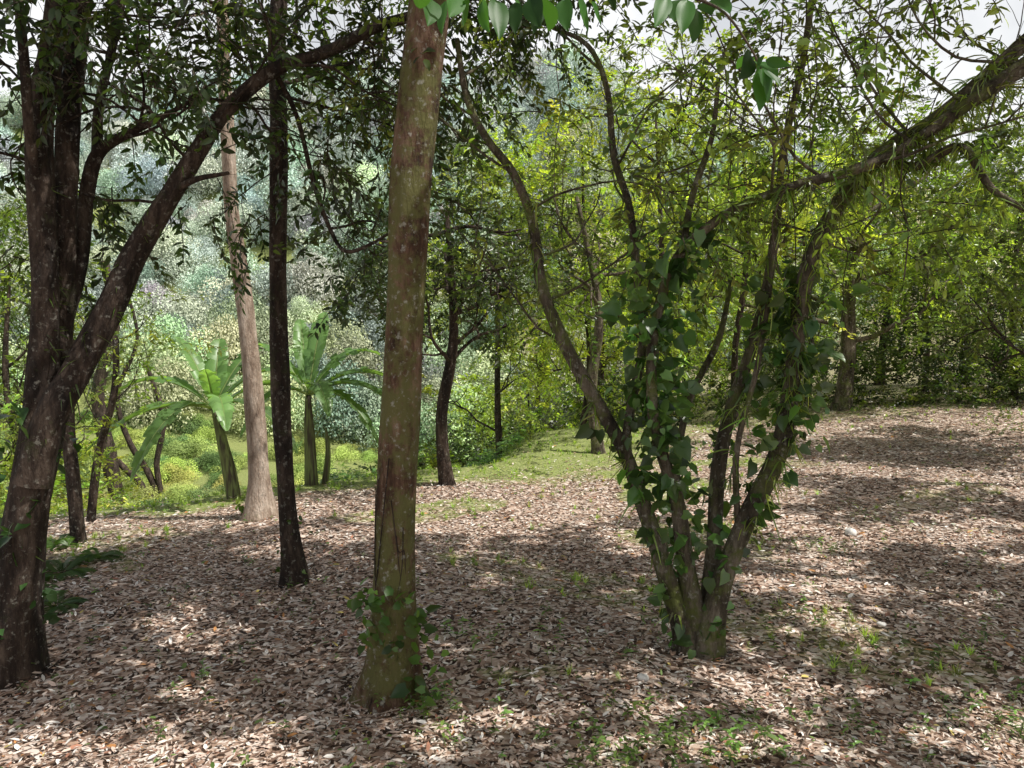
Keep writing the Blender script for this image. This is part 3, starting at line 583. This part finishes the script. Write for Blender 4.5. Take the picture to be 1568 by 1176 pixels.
for i in range(300):
    y=rng.uniform(2.5,13);x=rng.uniform(-1,1)*(.75*y+1);a=rng.uniform(0,6.28);L=rng.uniform(.1,.5);c=np.array([x,y,g(x,y)+.03]);d=np.array([math.cos(a),math.sin(a),0])
    pts=[c+d*L*t+np.append(rng.normal(0,.012,2),rng.uniform(0,.02)) for t in(-.5,-.2,.2,.5)]; tube(mb,pts,[.005,.004,.004,.002],seg=4,sub=1)
mb.build('fallen_twigs',[B_pale])

# seedlings, weeds, grass
def gscatter(name,c,x,y,s,t,tv=.3,up=True):
    n=len(x); P=np.stack([x,y,g(x,y)+.005],-1); scatter(name,c,P,None,s,t,None,rot=np.stack([rng.normal(0,.12,n),rng.normal(0,.12,n),rng.uniform(0,6.28,n)],-1),tvar=tv)
n=520; y=rng.uniform(2.6,14,n);x=rng.uniform(-1,1,n)*(.75*y+1); gscatter('seedlings',C_seed,x,y,rng.uniform(.3,.75,n),(.12,.20,.06))
xs_=[];ys_=[]
for (u,v,s,k) in[(980,1150,.2,36),(1120,1150,.2,30),(1330,1120,.25,16),(1540,1110,.25,36),(1500,980,.2,9),(1240,840,.22,30),(730,970,.2,12),(1200,955,.2,12),(860,985,.2,10),(1340,800,.3,18),(700,1130,.2,14),(1390,1040,.3,8),(300,1040,.2,8),(660,1090,.15,16),(1050,1170,.3,30)]:
    p=ground_at(u,v); xs_.append(p[0]+rng.normal(0,s,k)); ys_.append(p[1]+rng.normal(0,s,k))
xs_=np.concatenate(xs_);ys_=np.concatenate(ys_); gscatter('weeds',C_seed,xs_,ys_,rng.uniform(.3,.8,len(xs_)),(.17,.29,.08))
n=12000; y=rng.uniform(3,24,n);x=rng.uniform(-1,1,n)*(.75*y+1); k=rng.uniform(0,1,n)<grassmask(x,y)*.8; x=x[k];y=y[k]; gscatter('grass',C_grass,x,y,rng.uniform(.3,.9,len(x)),(.28,.40,.09))
for (u,v,s) in[(95,880,.9),(150,858,.7),(40,905,.8),(85,930,.7),(90,838,.8)]:
    p=ground_at(u,v); scatter('fern',C_fern,[p],None,np.array([s]),(.07,.13,.03),None,rot=np.array([[0,0,rng.uniform(0,6)]]))
p=ground_at(815,690); bush('low_shrub',p[0],p[1],.35,.4,G_mid,n=40,c=C_small,sc=(.4,.7))
p=ground_at(1530,660); bush('low_shrub',p[0],p[1],.5,.35,G_mid,n=40,c=C_small,sc=(.4,.7))

# pale stones
def stonemat():
    m,nt,N,Lk=newmat('pale_stone'); out=N.new('ShaderNodeOutputMaterial');p=N.new('ShaderNodeBsdfPrincipled');n=N.new('ShaderNodeTexNoise');n.inputs['Scale'].default_value=30
    r=N.new('ShaderNodeValToRGB');r.color_ramp.elements[0].color=(.5,.48,.44,1);r.color_ramp.elements[1].color=(.85,.83,.78,1);Lk.new(n.outputs[0],r.inputs[0]);Lk.new(r.outputs[0],p.inputs[0]);p.inputs['Roughness'].default_value=.8;Lk.new(p.outputs[0],out.inputs[0]);return m
Ms=stonemat()
for (u,v,r,f) in[(1303,820,.075,.75),(985,1045,.04,.6),(1115,910,.04,.6),(1350,962,.035,.5)]:
    p=ground_at(u,v); mb=MB(); th=np.linspace(0,2*np.pi,14,endpoint=False); ph=np.linspace(-1.5,1.5,9); V=[]
    q=rng.uniform(0,6,3)
    for a in ph:
        for t in th: rr=r*(1+.1*math.sin(2*t+q[0])+.07*math.sin(3*t+q[1]+a)); V.append([p[0]+rr*math.cos(a)*math.cos(t),p[1]+rr*math.cos(a)*math.sin(t),p[2]+.035+rr*f*math.sin(a)])
    idx=np.arange(len(V)).reshape(9,14); Q=np.stack([idx[:-1],np.roll(idx,-1,1)[:-1],np.roll(idx,-1,1)[1:],idx[1:]],-1).reshape(-1,4); mb.add(V,None,Q); mb.build('pale_stone',[Ms])

# ---------------- light, sky, camera ----------------
el=math.radians(58); az=math.atan2(.95,-.3)
sv=Vector((math.sin(az)*math.cos(el),math.cos(az)*math.cos(el),math.sin(el)))
sd=bpy.data.lights.new('sun','SUN'); sd.energy=5; sd.angle=math.radians(.45); sd.color=(1,.96,.9)
so=bpy.data.objects.new('sun',sd); so.rotation_euler=sv.to_track_quat('Z','Y').to_euler(); so.location=(0,0,30); scene.collection.objects.link(so)
w=bpy.data.worlds.new('World'); scene.world=w; w.use_nodes=True; N=w.node_tree.nodes; Lk=w.node_tree.links; bg=N['Background']
sk=N.new('ShaderNodeTexSky'); sk.sky_type='NISHITA'; sk.sun_disc=False; sk.sun_elevation=el; sk.sun_rotation=az; sk.dust_density=5
# hazy cloud low in the sky
tc=N.new('ShaderNodeTexCoord'); sx=N.new('ShaderNodeSeparateXYZ'); Lk.new(tc.outputs['Generated'],sx.inputs[0])
mr=N.new('ShaderNodeMapRange'); mr.inputs[1].default_value=.62; mr.inputs[2].default_value=.44; Lk.new(sx.outputs[2],mr.inputs[0])
cn=N.new('ShaderNodeTexNoise'); cn.inputs['Scale'].default_value=3.5; cn.inputs['Detail'].default_value=8; Lk.new(tc.outputs['Generated'],cn.inputs[0])
m2=N.new('ShaderNodeMapRange'); m2.inputs[1].default_value=.36; m2.inputs[2].default_value=.52; m2.inputs[3].default_value=.65; Lk.new(cn.outputs[0],m2.inputs[0])
mm=N.new('ShaderNodeMath'); mm.operation='MULTIPLY'; Lk.new(mr.outputs[0],mm.inputs[0]); Lk.new(m2.outputs[0],mm.inputs[1])
mx=N.new('ShaderNodeMix'); mx.data_type='RGBA'; Lk.new(mm.outputs[0],mx.inputs[0]); Lk.new(sk.outputs[0],mx.inputs[6]); mx.inputs[7].default_value=(13.5,13.7,13.9,1)
Lk.new(mx.outputs[2],bg.inputs[0]); bg.inputs[1].default_value=.075
cd=bpy.data.cameras.new('camera'); cd.sensor_width=36; cd.lens=36*F/1568; cd.clip_end=2000; cd.clip_start=.05
co=bpy.data.objects.new('camera',cd); co.location=(0,0,EZ); co.rotation_euler=(math.radians(90)-PITCH,0,0); scene.collection.objects.link(co); scene.camera=co
scene.view_settings.view_transform='Standard'; scene.view_settings.look='None'; scene.view_settings.exposure=0
print('instances',NINST)
